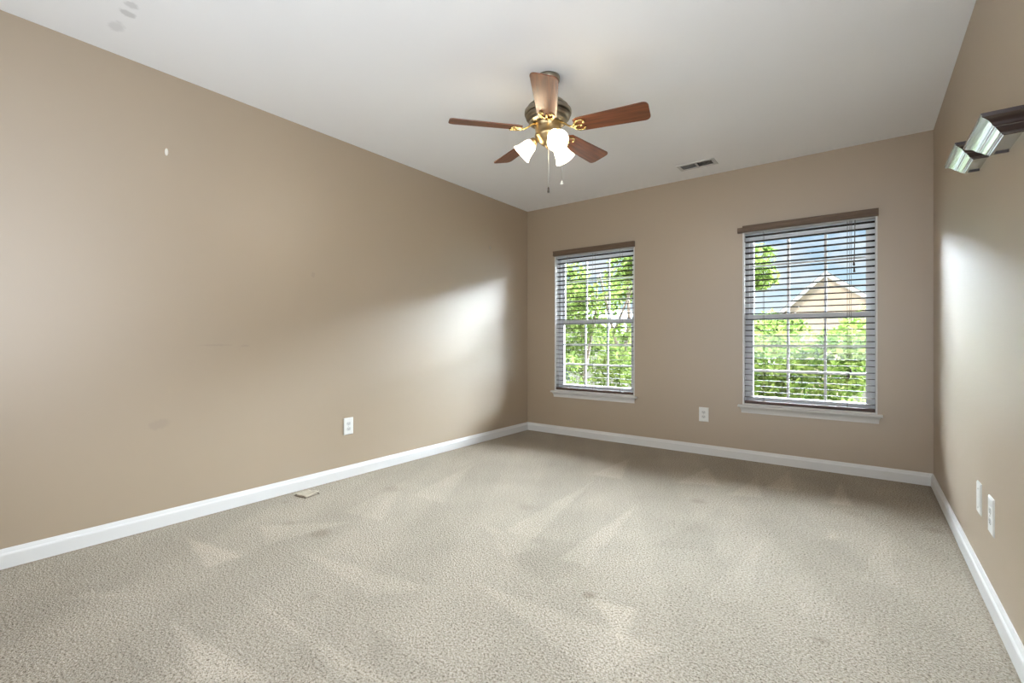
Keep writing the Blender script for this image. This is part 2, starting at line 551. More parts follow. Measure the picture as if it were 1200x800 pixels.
for tip, p, q, s in [
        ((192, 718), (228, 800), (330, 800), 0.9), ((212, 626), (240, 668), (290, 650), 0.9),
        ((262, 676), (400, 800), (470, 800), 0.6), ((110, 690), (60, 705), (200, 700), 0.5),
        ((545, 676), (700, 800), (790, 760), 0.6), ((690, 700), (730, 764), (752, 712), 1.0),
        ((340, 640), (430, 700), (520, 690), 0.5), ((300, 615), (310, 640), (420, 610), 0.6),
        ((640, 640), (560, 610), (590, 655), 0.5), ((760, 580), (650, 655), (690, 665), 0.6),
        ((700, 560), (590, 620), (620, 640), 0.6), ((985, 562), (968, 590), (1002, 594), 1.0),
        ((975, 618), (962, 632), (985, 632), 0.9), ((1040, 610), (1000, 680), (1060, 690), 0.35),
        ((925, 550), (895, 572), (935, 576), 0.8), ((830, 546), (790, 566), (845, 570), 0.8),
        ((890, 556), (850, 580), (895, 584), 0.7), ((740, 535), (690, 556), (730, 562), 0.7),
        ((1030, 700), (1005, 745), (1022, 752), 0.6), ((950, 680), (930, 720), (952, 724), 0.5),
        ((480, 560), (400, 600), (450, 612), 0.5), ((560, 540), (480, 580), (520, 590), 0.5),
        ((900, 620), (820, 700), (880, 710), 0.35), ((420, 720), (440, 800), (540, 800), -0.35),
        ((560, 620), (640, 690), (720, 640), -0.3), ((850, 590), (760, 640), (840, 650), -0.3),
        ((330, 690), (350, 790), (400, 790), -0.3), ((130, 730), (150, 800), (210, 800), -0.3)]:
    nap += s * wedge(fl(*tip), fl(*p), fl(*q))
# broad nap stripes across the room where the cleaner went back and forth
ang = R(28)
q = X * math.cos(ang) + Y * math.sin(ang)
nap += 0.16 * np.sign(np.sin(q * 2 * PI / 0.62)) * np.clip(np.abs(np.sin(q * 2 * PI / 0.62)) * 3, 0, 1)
stain_edge = np.zeros(X.shape)
for u, v, rx, s in [(690, 697, 0.022, 0.7), (962, 750, 0.016, 0.6), (375, 625, 0.05, 0.45), (1092, 621, 0.045, 0.35),
                    (818, 587, 0.04, 0.4), (340, 613, 0.03, 0.35), (460, 573, 0.06, 0.3), (616, 594, 0.05, 0.25),
                    (1000, 602, 0.05, 0.22), (335, 588, 0.02, 0.4), (366, 700, 0.02, 0.3)]:
    x, y = fl(u, v)
    d = np.hypot((X - x), (Y - y)) / rx
    stain_edge = np.maximum(stain_edge, 0.65 * s * np.clip(1.5 - d, 0, 1))
# darker line where the carpet meets the baseboards
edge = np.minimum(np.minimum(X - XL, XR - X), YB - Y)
stain_edge = np.maximum(stain_edge, 0.35 * np.clip(1 - (edge - 0.012) / 0.03, 0, 1))
for nm, arr in (('nap', nap), ('stain_edge', stain_edge)):
    a_ = me.attributes.new(nm, 'FLOAT', 'POINT')
    a_.data.foreach_set('value', arr.ravel().astype(np.float32))
me.materials.append(m_carpet)
floor = bpy.data.objects.new('floor', me); COL.objects.link(floor); structure(floor)

structure(MB().box(XL - TH, XL, YF - TH, YB + TH, -0.1, H + 0.1).build('wall_left', m_wall_l))
structure(MB().box(XR, XR + TH, YF - TH, YB + TH, -0.1, H + 0.1).build('wall_right', m_wall))
structure(grid_panel(lambda a, b, c, d: (a, b, YB, YB + TH, c, d),
                     [XL, W1[0], W1[1], W2[0], W2[1], XR], [-0.1, W1[2], W1[3], H + 0.1], [W1, W2]).build('wall_back', m_wall))
structure(grid_panel(lambda a, b, c, d: (a, b, YF - TH, YF, c, d),
                     [XL, XR], [-0.1, H + 0.1], []).build('wall_rear', m_wall))
structure(grid_panel(lambda a, b, c, d: (a, b, c, d, H, H + 0.1),
                     [XL, VENT[0], VENT[1], XR], [YF, VENT[2], VENT[3], YB], [VENT]).build('ceiling', m_ceil))

BASE = [(0, 0), (0.014, 0), (0.014, 0.058), (0.0125, 0.063), (0.009, 0.068), (0.0075, 0.074), (0.0055, 0.080), (0.004, 0.085), (0, 0.085)]
# prism verts are (t, u, w); map them onto each wall
structure(MB().prism(BASE, YF, YB, Matrix(((0, 1, 0, XL), (1, 0, 0, 0), (0, 0, 1, 0), (0, 0, 0, 1)))).build('baseboard_left', m_white))
structure(MB().prism(BASE, YF, YB, Matrix(((0, -1, 0, XR), (1, 0, 0, 0), (0, 0, 1, 0), (0, 0, 0, 1)))).build('baseboard_right', m_white))
structure(MB().prism(BASE, XL, XR, Matrix(((1, 0, 0, 0), (0, -1, 0, YB), (0, 0, 1, 0), (0, 0, 0, 1)))).build('baseboard_back', m_white))

# ------------------------------------------------------------------ windows


def ring(mb, x0, x1, z0, z1, w, y0, y1, wt=None, wb=None):
    wt = w if wt is None else wt; wb = w if wb is None else wb
    mb.box(x0, x0 + w, y0, y1, z0, z1)
    mb.box(x1 - w, x1, y0, y1, z0, z1)
    mb.box(x0 + w, x1 - w, y0, y1, z1 - wt, z1)
    mb.box(x0 + w, x1 - w, y0, y1, z0, z0 + wb)
    return mb


def window(name, o, wide):
    x0, x1, z0, z1 = o
    root = structure(empty(name, ((x0 + x1) / 2, YB, z0)))
    M = Matrix.Translation(-root.location)

    def part(mb, nm, m, bevel=0.0):
        mb.v = [tuple(M @ Vector(v)) for v in mb.v]
        return mb.build(nm, m, root, bevel)
    mid = 1.192
    fr = MB()
    ring(fr, x0, x1, z0, z1, 0.011, YB - 0.003, YB + TH)               # white returns with a thin front bead
    part(fr, 'window_jamb', m_white)
    f2 = MB()
    ring(f2, x0 + 0.011, x1 - 0.011, z0 + 0.011, z1 - 0.011, 0.026, YB + 0.068, YB + 0.136)
    part(f2, 'window_frame', m_vinyl, 0.002)
    a0, a1 = x0 + 0.037, x1 - 0.037
    for nm, zb_, zt_, y0, y1 in (('upper_sash', mid - 0.018, z1 - 0.037, YB + 0.104, YB + 0.130),
                                 ('lower_sash', z0 + 0.037, mid + 0.022, YB + 0.076, YB + 0.102)):
        s = MB()
        low = nm == 'lower_sash'
        ring(s, a0, a1, zb_, zt_, 0.030, y0, y1, wt=0.046 if low else 0.03, wb=0.03)
        yc = (y0 + y1) / 2
        gx0, gx1, gz0, gz1 = a0 + 0.03, a1 - 0.03, zb_ + 0.03, zt_ - (0.046 if low else 0.03)
        for k in (1, 2):
            gx_ = gx0 + (gx1 - gx0) * k / 3
            s.box(gx_ - 0.009, gx_ + 0.009, yc - 0.005, yc + 0.005, gz0, gz1)
            gz_ = gz0 + (gz1 - gz0) * k / 3
            s.box(gx0, gx1, yc - 0.0045, yc + 0.0045, gz_ - 0.008, gz_ + 0.008)
        so = part(s, nm, m_vinyl)
        g = MB().box(gx0, gx1, yc - 0.0015, yc + 0.0015, gz0, gz1)
        g.v = [tuple(M @ Vector(v)) for v in g.v]
        g.build('glass_pane', m_glass, so)
    # stool and apron
    e = wide
    st = MB().prism([(0.07, 0.0), (-0.038, 0.0), (-0.046, -0.004), (-0.048, -0.010), (-0.046, -0.016), (-0.038, -0.018), (0.07, -0.018)],
                    x0 + 0.0, x1, Matrix.Translation((0, YB, z0)))
    st.prism([(0.0, 0.0), (-0.038, 0.0), (-0.046, -0.004), (-0.048, -0.010), (-0.046, -0.016), (-0.038, -0.018), (0.0, -0.018)],
             x0 - e, x0, Matrix.Translation((0, YB, z0)))
    st.prism([(0.0, 0.0), (-0.038, 0.0), (-0.046, -0.004), (-0.048, -0.010), (-0.046, -0.016), (-0.038, -0.018), (0.0, -0.018)],
             x1, x1 + e, Matrix.Translation((0, YB, z0)))
    part(st, 'window_sill', m_white)
    ap = MB()
    pr = [(-0.034, -0.018), (-0.030, -0.024), (-0.022, -0.032), (-0.017, -0.044), (-0.014, -0.056), (-0.014, -0.066), (0, -0.066), (0, -0.018)]
    # ends taper with the profile, like a mitred moulding
    v = [(x0 - e + 0.012 + 0.5 * (0.034 + u), YB + u, z0 + w) for u, w in pr] + [(x1 + e - 0.012 - 0.5 * (0.034 + u), YB + u, z0 + w) for u, w in pr]
    n = len(pr)
    f = [tuple(range(n)), tuple(range(2 * n - 1, n - 1, -1))] + [(i, i + n, (i + 1) % n + n, (i + 1) % n) for i in range(n)]
    ap.add(v, f)
    part(ap, 'window_apron', m_white)
    return root


window('window_1', W1, 0.026)
window('window_2', W2, 0.030)


# ------------------------------------------------------------------ blinds
def blind(o, label, vx0, vx1, drop_end, cords, m_val, m_bot):
    x0, x1, z0, z1 = o
    root = empty('window_blind', ((x0 + x1) / 2, YB + 0.02, z0))
    tag(root, label, 'blind', 'wooden blinds in the two windows')
    M = Matrix.Translation(-root.location)

    def part(mb, nm, m, parent=root, bevel=0.0):
        mb.v = [tuple(M @ Vector(v)) for v in mb.v]
        return mb.build(nm, m, parent, bevel)
    va = MB()
    vp = [(0.0, 1.897), (-0.030, 1.897), (-0.034, 1.902), (-0.034, 1.912), (-0.031, 1.916), (-0.031, 1.932), (-0.034, 1.937), (-0.036, 1.943), (-0.033, 1.949), (0.0, 1.949)]
    va.prism(vp, vx0, vx1, Matrix.Translation((0, YB - 0.001, 0)))
    part(va, 'valance', m_val)
    if drop_end:
        ve = MB().box(vx0 - 0.040, vx0 - 0.001, YB - 0.028, YB - 0.002, 1.895, 1.938)
        ve.box(vx0 - 0.040, vx0 - 0.001, YB - 0.031, YB - 0.028, 1.902, 1.930)
        part(ve, 'valance_return', m_val, bevel=0.002)
    sl = MB()
    tilt = math.tan(R(4))
    n = 30
    top, bot = 1.868, 0.527
    sx0, sx1 = x0 + 0.014, x1 - 0.014
    for i in range(n):
        z = top + (bot - top) * i / (n - 1)
        # a slightly crowned slat
        for k in range(4):
            ya, yb_ = -0.024 + 0.012 * k, -0.012 + 0.012 * k
            za, zb_ = 0.0022 * (1 - (ya / 0.024) ** 2) - ya * tilt, 0.0022 * (1 - (yb_ / 0.024) ** 2) - yb_ * tilt
            sl.add([(sx0, YB + 0.034 + ya, z + za), (sx1, YB + 0.034 + ya, z + za), (sx1, YB + 0.034 + yb_, z + zb_), (sx0, YB + 0.034 + yb_, z + zb_),
                    (sx0, YB + 0.034 + ya, z + za - 0.0028), (sx1, YB + 0.034 + ya, z + za - 0.0028), (sx1, YB + 0.034 + yb_, z + zb_ - 0.0028), (sx0, YB + 0.034 + yb_, z + zb_ - 0.0028)],
                   [(0, 1, 2, 3), (7, 6, 5, 4), (0, 4, 5, 1), (2, 6, 7, 3), (0, 3, 7, 4), (1, 5, 6, 2)])
    part(sl, 'slats', m_slat)
    br = MB().box(sx0, sx1, YB + 0.008, YB + 0.060, z0 + 0.0005, z0 + 0.034)
    part(br, 'bottom_rail', m_bot, bevel=0.003)
    for fx in (0.17, 0.5, 0.83) if not drop_end else (0.17, 0.80):
        x = x0 + (x1 - x0) * fx
        c = MB()
        for dy in (0.0085, 0.0595):
            c.tube([(x, YB + dy, 1.895), (x, YB + dy, z0 + 0.03)], 0.0011, 5)
        part(c, 'ladder_cord', m_cord)
    for x, zt, zb_, kind in cords:
        c = MB().tube([(x, YB + 0.003, 1.89), (x - 0.002, YB + 0.001, (1.89 + zb_) / 2), (x - 0.006, YB - 0.003, zb_)], 0.0014, 5)
        co = part(c, 'lift_cord' if kind == 'lift' else 'tilt_cord', m_cord)
        ts = MB().lathe([(0.0015, 0.0), (0.004, -0.002), (0.0055, -0.012), (0.008, -0.026), (0.007, -0.032), (0.0, -0.033)], 12,
                        Matrix.Translation((x - 0.006, YB - 0.003, zb_)))
        part(ts, 'cord_tassel', m_tassel, co)
    return root


blind(W1, 'open wooden slat blind in left window, brown valance and dark brown bottom rail', W1[0] - 0.002, W1[1] + 0.004, False, [], m_valance, m_rail)
blind(W2, 'open wooden slat blind in right window, with hanging tasselled pull cords', W2[0] + 0.004, W2[1] + 0.006, True,
      [(-0.052, 1.89, 1.585, 'tilt'), (-0.050, 1.89, 1.535, 'tilt'), (-0.072, 1.89, 0.79, 'lift'), (-0.082, 1.89, 0.75, 'lift')], m_valance, m_rail)

# ------------------------------------------------------------------ ceiling fan
FX, FY = -1.386, 2.172
fan = empty('ceiling_fan', (FX, FY, H))
tag(fan, 'brass ceiling fan with five wooden blades and three lit glass shades', 'ceiling fan')
MB().lathe([(0.066, -0.0005), (0.066, -0.010), (0.064, -0.022), (0.055, -0.036), (0.036, -0.046), (0.018, -0.050)], 40).build('canopy', m_pewter, fan)
MB().lathe([(0.013, -0.045), (0.013, -0.140)], 20).build('downrod', m_pewter, fan)
prof = [(0.020, -0.122), (0.034, -0.127), (0.060, -0.131), (0.080, -0.137), (0.090, -0.144), (0.092, -0.150), (0.084, -0.153), (0.084, -0.157),
        (0.104, -0.160), (0.112, -0.165), (0.113, -0.171), (0.103, -0.174), (0.103, -0.178), (0.121, -0.181), (0.128, -0.187), (0.129, -0.200),
        (0.127, -0.207), (0.116, -0.209), (0.116, -0.213), (0.123, -0.216), (0.120, -0.225), (0.112, -0.232), (0.103, -0.234), (0.103, -0.238),
        (0.107, -0.240), (0.103, -0.248), (0.088, -0.255)]
MB().lathe(prof, 56, smooth=False).build('motor_housing', m_pewter, fan)
MB().lathe([(0.074, -0.2555), (0.074, -0.262), (0.070, -0.264), (0.070, -0.312), (0.072, -0.314), (0.072, -0.320), (0.066, -0.328), (0.058, -0.342),
            (0.050, -0.352), (0.036, -0.366), (0.022, -0.374), (0.014, -0.378), (0.011, -0.386), (0.006, -0.392), (0.0, -0.394)], 44).build('light_kit_hub', m_brass, fan)

# one blade along +x with its iron, then four copies
bz = -0.288
pm = Matrix.Rotation(R(-14), 4, 'X')
ol = []
r0, r1 = 0.150, 0.541
w0, w1 = 0.052, 0.066
ol += [(r0, -w0 * 0.75), (r0 + 0.02, -w0)]
cr = 0.028
ol += [(r1 - cr, -w1)]
for k in range(1, 6):
    a = -PI / 2 + (PI / 2) * k / 5
    ol.append((r1 - cr + cr * math.cos(a), -w1 + cr + cr * math.sin(a)))
for k in range(0, 6):
    a = (PI / 2) * k / 5
    ol.append((r1 - cr + cr * math.cos(a), w1 - cr + cr * math.sin(a)))
ol += [(r0 + 0.02, w0), (r0, w0 * 0.75)]
bl = MB()
n = len(ol)
bl.add([(x, y, 0.003) for x, y in ol] + [(x, y, -0.003) for x, y in ol],
       [tuple(range(n)), tuple(range(2 * n - 1, n - 1, -1))] + [(i, i + n, (i + 1) % n + n, (i + 1) % n) for i in range(n)], False, pm)
blade = bl.build('blade', m_blade, fan, 0.0015)
blade.location = (0, 0, bz)
ir = MB()
ir.tube([(0.070, 0, 0.030), (0.092, 0, 0.022), (0.115, 0, 0.004), (0.135, 0, -0.006), (0.150, 0, -0.008)], [0.012, 0.010, 0.008, 0.0085, 0.010], 10, None, 0.5)
for s in (-1, 1):       # scrolled prongs that hold the blade from below
    ir.tube([pm @ Vector(p) for p in ((0.146, 0, -0.008), (0.156, s * 0.022, -0.008), (0.172, s * 0.036, -0.008), (0.194, s * 0.038, -0.007), (0.207, s * 0.030, -0.007), (0.206, s * 0.021, -0.007))],
            [0.008, 0.0075, 0.007, 0.0065, 0.006, 0.005], 8, None, 0.6)
    ir.lathe([(0.0, -0.016), (0.006, -0.0145), (0.0075, -0.011), (0.0075, -0.005)], 12, pm @ Matrix.Translation((0.206, s * 0.022, 0.0)))
ir.tube([pm @ Vector(p) for p in ((0.148, 0, -0.008), (0.170, 0, -0.008), (0.190, 0, -0.007))], [0.009, 0.006, 0.004], 8, None, 0.6)
ir.lathe([(0.0, -0.016), (0.006, -0.0145), (0.0075, -0.011), (0.0075, -0.005)], 12, pm @ Matrix.Translation((0.190, 0.0, 0.0)))
iron = ir.build('blade_iron', m_bright, blade)
A0 = R(-59.4)
blade.rotation_euler = (0, 0, A0)
for k in range(1, 5):
    c = blade.copy(); COL.objects.link(c); c.parent = fan
    c.rotation_euler = (0, 0, A0 + R(72) * k)
    d = iron.copy(); COL.objects.link(d); d.parent = c

# three lamps: arm and socket, frosted bell shade, lit bulb
SH = [(0.021, 0.0), (0.027, 0.003), (0.033, 0.010), (0.039, 0.022), (0.043, 0.038), (0.046, 0.055), (0.050, 0.072), (0.056, 0.088), (0.062, 0.099), (0.0635, 0.104)]
SH = [(r * 0.91, z * 0.88) for r, z in SH]
shade_prof = SH + [(r - 0.003, z) for r, z in reversed(SH)]
for a in (-38, 202, 82):
    Mz = Matrix.Rotation(R(a), 4, 'Z')
    # local lamp axis: outward and 42 degrees down
    Ml = Mz @ Matrix.Translation((0.074, 0, -0.338)) @ Matrix.Rotation(R(90 + 42), 4, 'Y')
    arm = MB()
    arm.tube([Mz @ Vector(p) for p in ((0.040, 0, -0.338), (0.058, 0, -0.330), (0.066, 0, -0.331), (0.073, 0, -0.336))], [0.010, 0.009, 0.009, 0.010], 10)
    arm.lathe([(0.008, -0.010), (0.018, -0.006), (0.022, 0.002), (0.0245, 0.012), (0.0245, 0.022), (0.022, 0.024)], 24, Ml)
    ao = arm.build('lamp_arm', m_brass, fan)
    sh = MB().lathe(shade_prof, 40, Ml @ Matrix.Translation((0, 0, 0.014)), cap=False)
    so = sh.build('lamp_shade', m_shade, ao)
    bu = MB().lathe([(0.012, 0.020), (0.014, 0.034), (0.022, 0.046), (0.0275, 0.060), (0.0265, 0.070), (0.019, 0.079), (0.009, 0.083), (0.0, 0.084)], 16, Ml)
    bo = bu.build('bulb', m_bulb, ao)


def chain(x, y, z0, z1, m_k, tip):
    c = MB()
    c.tube([(x, y, z0), (x, y, z1)], 0.0013, 6)
    zz = z0
    while zz > z1:                      # beads of the ball chain
        c.lathe([(0.0, 0.0019), (0.0019, 0.0), (0.0, -0.0019)], 6, Matrix.Translation((x, y, zz)))
        zz -= 0.0055
    co = c.build('pull_chain', m_chain, fan)
    MB().lathe([(0.0015, 0.0), (0.004, -0.003), (0.0055, -0.008), (0.0075, -0.013), (0.0095, -0.016), (0.009, -0.021), (0.004, -0.024), (0, -0.0245)] if not tip else
               [(0.0015, 0.0), (0.004, -0.004), (0.005, -0.012), (0.005, -0.020), (0.0065, -0.024), (0.006, -0.031), (0.0, -0.033)], 16,
               Matrix.Translation((x, y, z1))).build('pull_knob', m_k, co)


def cam_xy(cx, cz):
    return (cx * math.cos(A) - cz * math.sin(A) - FX, cx * math.sin(A) + cz * math.cos(A) - FY)


px, py = cam_xy(0.197, 2.53)
chain(px, py, -0.33, -0.612, m_fobdark, True)
px, py = cam_xy(0.2755, 2.585)
chain(px, py, -0.31, -0.560, m_fob, False)

# ------------------------------------------------------------------ ceiling register
vent = empty('ceiling_vent', ((VENT[0] + VENT[1]) / 2, (VENT[2] + VENT[3]) / 2, H))
tag(vent, 'white metal air register in the ceiling with two slotted halves', 'vent')
hx, hy = (VENT[1] - VENT[0]) / 2, (VENT[3] - VENT[2]) / 2
fr = MB()
ring(fr, -hx - 0.026, hx + 0.026, -hy - 0.022, hy + 0.022, 0.026, 0, 0.006, 0.022, 0.022)
fr.v = [(x, z, -y) for x, y, z in fr.v]
fr.box(-0.008, 0.008, -hy, hy, -0.006, 0.0)
fr.build('vent_frame', m_grille, vent, 0.002)
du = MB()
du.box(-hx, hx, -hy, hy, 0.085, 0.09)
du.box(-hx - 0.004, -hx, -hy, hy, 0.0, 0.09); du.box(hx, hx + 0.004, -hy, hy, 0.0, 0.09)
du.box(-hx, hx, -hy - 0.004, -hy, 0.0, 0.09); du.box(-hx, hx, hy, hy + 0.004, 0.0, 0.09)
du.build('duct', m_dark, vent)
for s in (-1, 1):
    lv = MB()
    for k in range(9):
        x = s * (0.016 + (hx - 0.02) * k / 8.4)
        lv.box(-0.008, 0.008, -hy, hy, -0.0006, 0.0006, Matrix.Translation((x, 0, 0.006)) @ Matrix.Rotation(R(-48 if s < 0 else 42), 4, 'Y'))
    lv.build('louvers', m_louver, vent)


# ------------------------------------------------------------------ wall plates
def plate(loc, rz, label, cat, w, h, kind):
    """plate facing local -y"""
    nm = 'power_outlet' if kind == 'duplex' else 'cable_plate'
    root = empty(nm, loc, rz)
    tag(root, label, cat, 'white wall plates')
    p = MB()
    b_, d = 0.006, 0.006
    v = [(-w / 2, 0, -h / 2), (w / 2, 0, -h / 2), (w / 2, 0, h / 2), (-w / 2, 0, h / 2)]
    v += [(x, -0.003, z) for x, y, z in v]
    v += [(math.copysign(w / 2 - b_, x), -d, math.copysign(h / 2 - b_, z)) for x, y, z in v[:4]]
    f = [(3, 2, 1, 0), (8, 9, 10, 11)]
    for o in (0, 4):
        f += [(o + i, o + (i + 1) % 4, o + 4 + (i + 1) % 4, o + 4 + i) for i in range(4)]
    p.add(v, f).build('cover_plate', m_plate, root)
    if kind == 'duplex':
        for s in (-1, 1):
            q = MB()
            pts = []
            for k in range(20):
                a = 2 * PI * k / 20
                pts.append((0.017 * math.cos(a), max(-0.0125, min(0.0125, 0.017 * math.sin(a)))))
            n = len(pts)
            q.add([(x, -d - 0.0015, s * 0.0195 + z) for x, z in pts] + [(x, -d + 0.002, s * 0.0195 + z) for x, z in pts],
                  [tuple(range(n))] + [(i, (i + 1) % n, (i + 1) % n + n, i + n) for i in range(n)])
            rc = q.build('receptacle', m_recept, root)
            sl = MB()
            sl.box(-0.0075, -0.0055, -d - 0.0018, -d - 0.001, s * 0.0195 - 0.002, s * 0.0195 + 0.006)
            sl.box(0.0055, 0.0075, -d - 0.0018, -d - 0.001, s * 0.0195 - 0.002, s * 0.0195 + 0.006)
            sl.lathe([(0.0026, 0), (0.0026, 0.0008)], 10, Matrix.Translation((0, -d - 0.001, s * 0.0195 - 0.0065)) @ Matrix.Rotation(R(90), 4, 'X'))
            sl.build('slots', m_slot, rc)
        MB().lathe([(0.003, 0.0), (0.003, 0.001), (0.0, 0.0016)], 10, Matrix.Translation((0, -d, 0)) @ Matrix.Rotation(R(90), 4, 'X')).build('screw', m_chain, root)
    else:
        for s in (-1, 1):
            MB().lathe([(0.003, 0.0), (0.003, 0.001), (0.0, 0.0016)], 10, Matrix.Translation((0, -d, s * h * 0.30)) @ Matrix.Rotation(R(90), 4, 'X')).build('screw', m_chain, root)
    return root


plate((XL, 2.014, 0.372), R(90), 'white duplex outlet low on the long left wall', 'outlet', 0.076, 0.122, 'duplex')
plate((-1.122, YB, 0.349), 0, 'white duplex outlet on the back wall between the two windows', 'outlet', 0.080, 0.124, 'duplex')
plate((XR, 2.690, 0.350), R(-90), 'blank white plate on right wall, nearer the back corner', 'wall plate', 0.082, 0.128, 'blank')
plate((XR, 2.462, 0.345), R(-90), 'white duplex outlet on right wall, beside the blank plate', 'outlet', 0.086, 0.138, 'duplex')

# ------------------------------------------------------------------ crown moulding shelves on the right wall
PROF = [(0.0985, 0.0545), (0.0985, 0.0495), (0.0955, 0.0480), (0.0885, 0.0450), (0.0815, 0.0400), (0.0760, 0.0340), (0.0725, 0.0280),
        (0.0700, 0.0262), (0.0685, 0.0240), (0.0655, 0.0232), (0.0640, 0.0205), (0.0600, 0.0165), (0.0555, 0.0105), (0.0530, 0.0075),
        (0.0500, 0.0068), (0.0485, 0.0035), (0.0455, 0.0025), (0.0440, 0.0)]


def shelf(ya, yb_, zb_, label):
    """ya..yb_ is the length of the core at the wall, zb_ the underside"""
    root = empty('crown_shelf', (XR, (ya + yb_) / 2, zb_))
    tag(root, label, 'shelf', 'dark crown moulding shelves')
    hl = (yb_ - ya) / 2

    def loop(p, z):
        return [(0, -hl - p, z), (-p, -hl - p, z), (-p, hl + p, z), (0, hl + p, z)]
    mo = MB()
    v, f = [], []
    inner = [(0.036, 0.0), (0.036, 0.006)]
    P = PROF + inner
    for p, z in P: v += loop(p, z)
    for i in range(len(P) - 1):
        for k in range(3):
            f.append((i * 4 + k, i * 4 + k + 1, i * 4 + 4 + k + 1, i * 4 + 4 + k))
    mo.add(v, f).build('crown_moulding', m_esp, root, fix=False)
    tb = MB(); tb.add(loop(0.102, 0.0545) + loop(0.102, 0.0600), [(3, 2, 1, 0), (4, 5, 6, 7), (0, 1, 5, 4), (1, 2, 6, 5), (2, 3, 7, 6), (3, 0, 4, 7)])
    tb.build('top_board', m_esp, root)
    bp_ = MB(); bp_.add(loop(0.0362, 0.0055) + loop(0.0362, 0.0110), [(3, 2, 1, 0), (4, 5, 6, 7), (0, 1, 5, 4), (1, 2, 6, 5), (2, 3, 7, 6), (3, 0, 4, 7)])
    bp_.build('bottom_panel', m_esp, root)
    return root


shelf(2.066, 2.174, 1.6163, 'dark glossy crown moulding ledge on right wall, nearer and larger looking one')
shelf(2.563, 2.664, 1.6963, 'dark glossy crown moulding ledge on right wall, farther smaller looking one')

# ------------------------------------------------------------------ small marks that are things
a_ = MB().lathe([(0.008, 0.0), (0.008, 0.003), (0.005, 0.005), (0.0, 0.0055)], 14,
                Matrix.Translation((XL, 0.898, 2.015)) @ Matrix.Rotation(R(90), 4, 'Y') @ Matrix.Scale(2.5, 4, (1, 0, 0)))
tag(a_.build('wall_anchor', m_chip), 'small white plastic anchor high on the left wall', 'wall anchor')
hk = MB()
hk.box(-0.001, 0.002, -0.004, 0.004, -0.014, 0.014)
hk.tube([(0.002, 0, -0.008), (0.010, 0, -0.013), (0.014, 0, -0.008), (0.013, 0, -0.002)], 0.0016, 6)
hk.tube([(0.0, 0, 0.008), (0.008, 0, 0.012)], 0.0016, 6)
ho = hk.build('picture_hook', m_nail)
ho.location = (XL + 0.001, 3.634, 1.934)
tag(ho, 'tiny metal picture hook on left wall near the back corner', 'hook')

# loose square of carpet near the left baseboard
pc = empty('carpet_patch', (-2.876, 1.622, 0.0), R(8))
tag(pc, 'loose square carpet patch with raised edges beside the left baseboard', 'carpet patch')
g = MB()
N = 9
for i in range(N):
    for j in range(N):
        x, y = -0.05 + 0.10 * i / (N - 1), -0.05 + 0.10 * j / (N - 1)
        e = max(abs(x), abs(y)) / 0.05
        g.v.append((x, y, 0.004 + 0.010 * max(0, (x + y) / 0.1) ** 1.5 + 0.003 * math.sin(x * 90) * e))
for i in range(N - 1):
    for j in range(N - 1):
        g.f.append((i * N + j, (i + 1) * N + j, (i + 1) * N + j + 1, i * N + j + 1)); g.s.append(True)
po = g.build('pile', mat('loose_carpet_pile', (180, 169, 150), 0.95, noise=0.25, nscale=110, bump=0.8, bscale=120), pc)
so = po.modifiers.new('solid', 'SOLIDIFY'); so.thickness = 0.006; so.offset = 1
k = MB()
ring(k, -0.055, 0.055, -0.055, 0.055, 0.005, 0.0, 0.002)
k.v = [(x, z, y + 0.0006) for x, y, z in k.v]
k.build('cut_edge', mat('dark_cut_carpet_backing', (112, 100, 84), 0.95, noise=0.3, nscale=120), pc)

# ------------------------------------------------------------------ outside
GZ = -2.9
gr = MB().add([(-70, YB + 0.3, GZ), (60, YB + 0.3, GZ), (60, 120, GZ), (-70, 120, GZ)], [(0, 1, 2, 3)]).build('ground', m_grass)
structure(gr)


def foliage(lumps, n, size, rng):
    """leaf quads scattered through lumps (x, y, z, rx, ry, rz), one mesh"""
    vol = np.array([l[3] * l[4] * l[5] for l in lumps]) ** 0.75
    pick = rng.choice(len(lumps), n, p=vol / vol.sum())
    Lm = np.array(lumps)[pick]
    d = rng.normal(size=(n, 3)); d /= np.linalg.norm(d, axis=1)[:, None]
    rad = rng.uniform(0.35, 1.0, n) ** 0.6
    P = Lm[:, :3] + d * Lm[:, 3:] * rad[:, None]
    nrm = d * 0.6 + rng.normal(size=(n, 3)) * 0.7 + np.array([0, -0.1, 0.5]); nrm /= np.linalg.norm(nrm, axis=1)[:, None]
    t = np.cross(nrm, rng.normal(size=(n, 3))); t /= np.linalg.norm(t, axis=1)[:, None]
    bt = np.cross(nrm, t)
    s = size * rng.uniform(0.6, 1.3, n)[:, None]
    v = np.stack([P - t * s, P + bt * s * 0.5 + nrm * s * 0.12, P + t * s, P - bt * s * 0.5 + nrm * s * 0.12], 1).reshape(-1, 3)
    f = np.arange(n * 4).reshape(-1, 4)
    return v, f


def tree(name, label, base, lumps, n, size, m_leaf, trunk, seed, cat='tree', group='trees outside the windows'):
    root = empty(name, base)
    tag(root, label, cat, group)
    rr = np.random.default_rng(seed)
    v, f = foliage([(l[0] - base[0], l[1] - base[1], l[2] - base[2], *l[3:]) for l in lumps], n, size, rr)
    me = bpy.data.meshes.new('foliage'); me.from_pydata(v.tolist(), [], f.tolist()); me.materials.append(m_leaf)
    fo = bpy.data.objects.new('foliage', me); COL.objects.link(fo); fo.parent = root
    tk = MB()
    for pts, r in trunk:
        tk.tube([(p[0] - base[0], p[1] - base[1], p[2] - base[2]) for p in pts], r, 8)
    tk.build('trunk', m_bark, root)
    return root


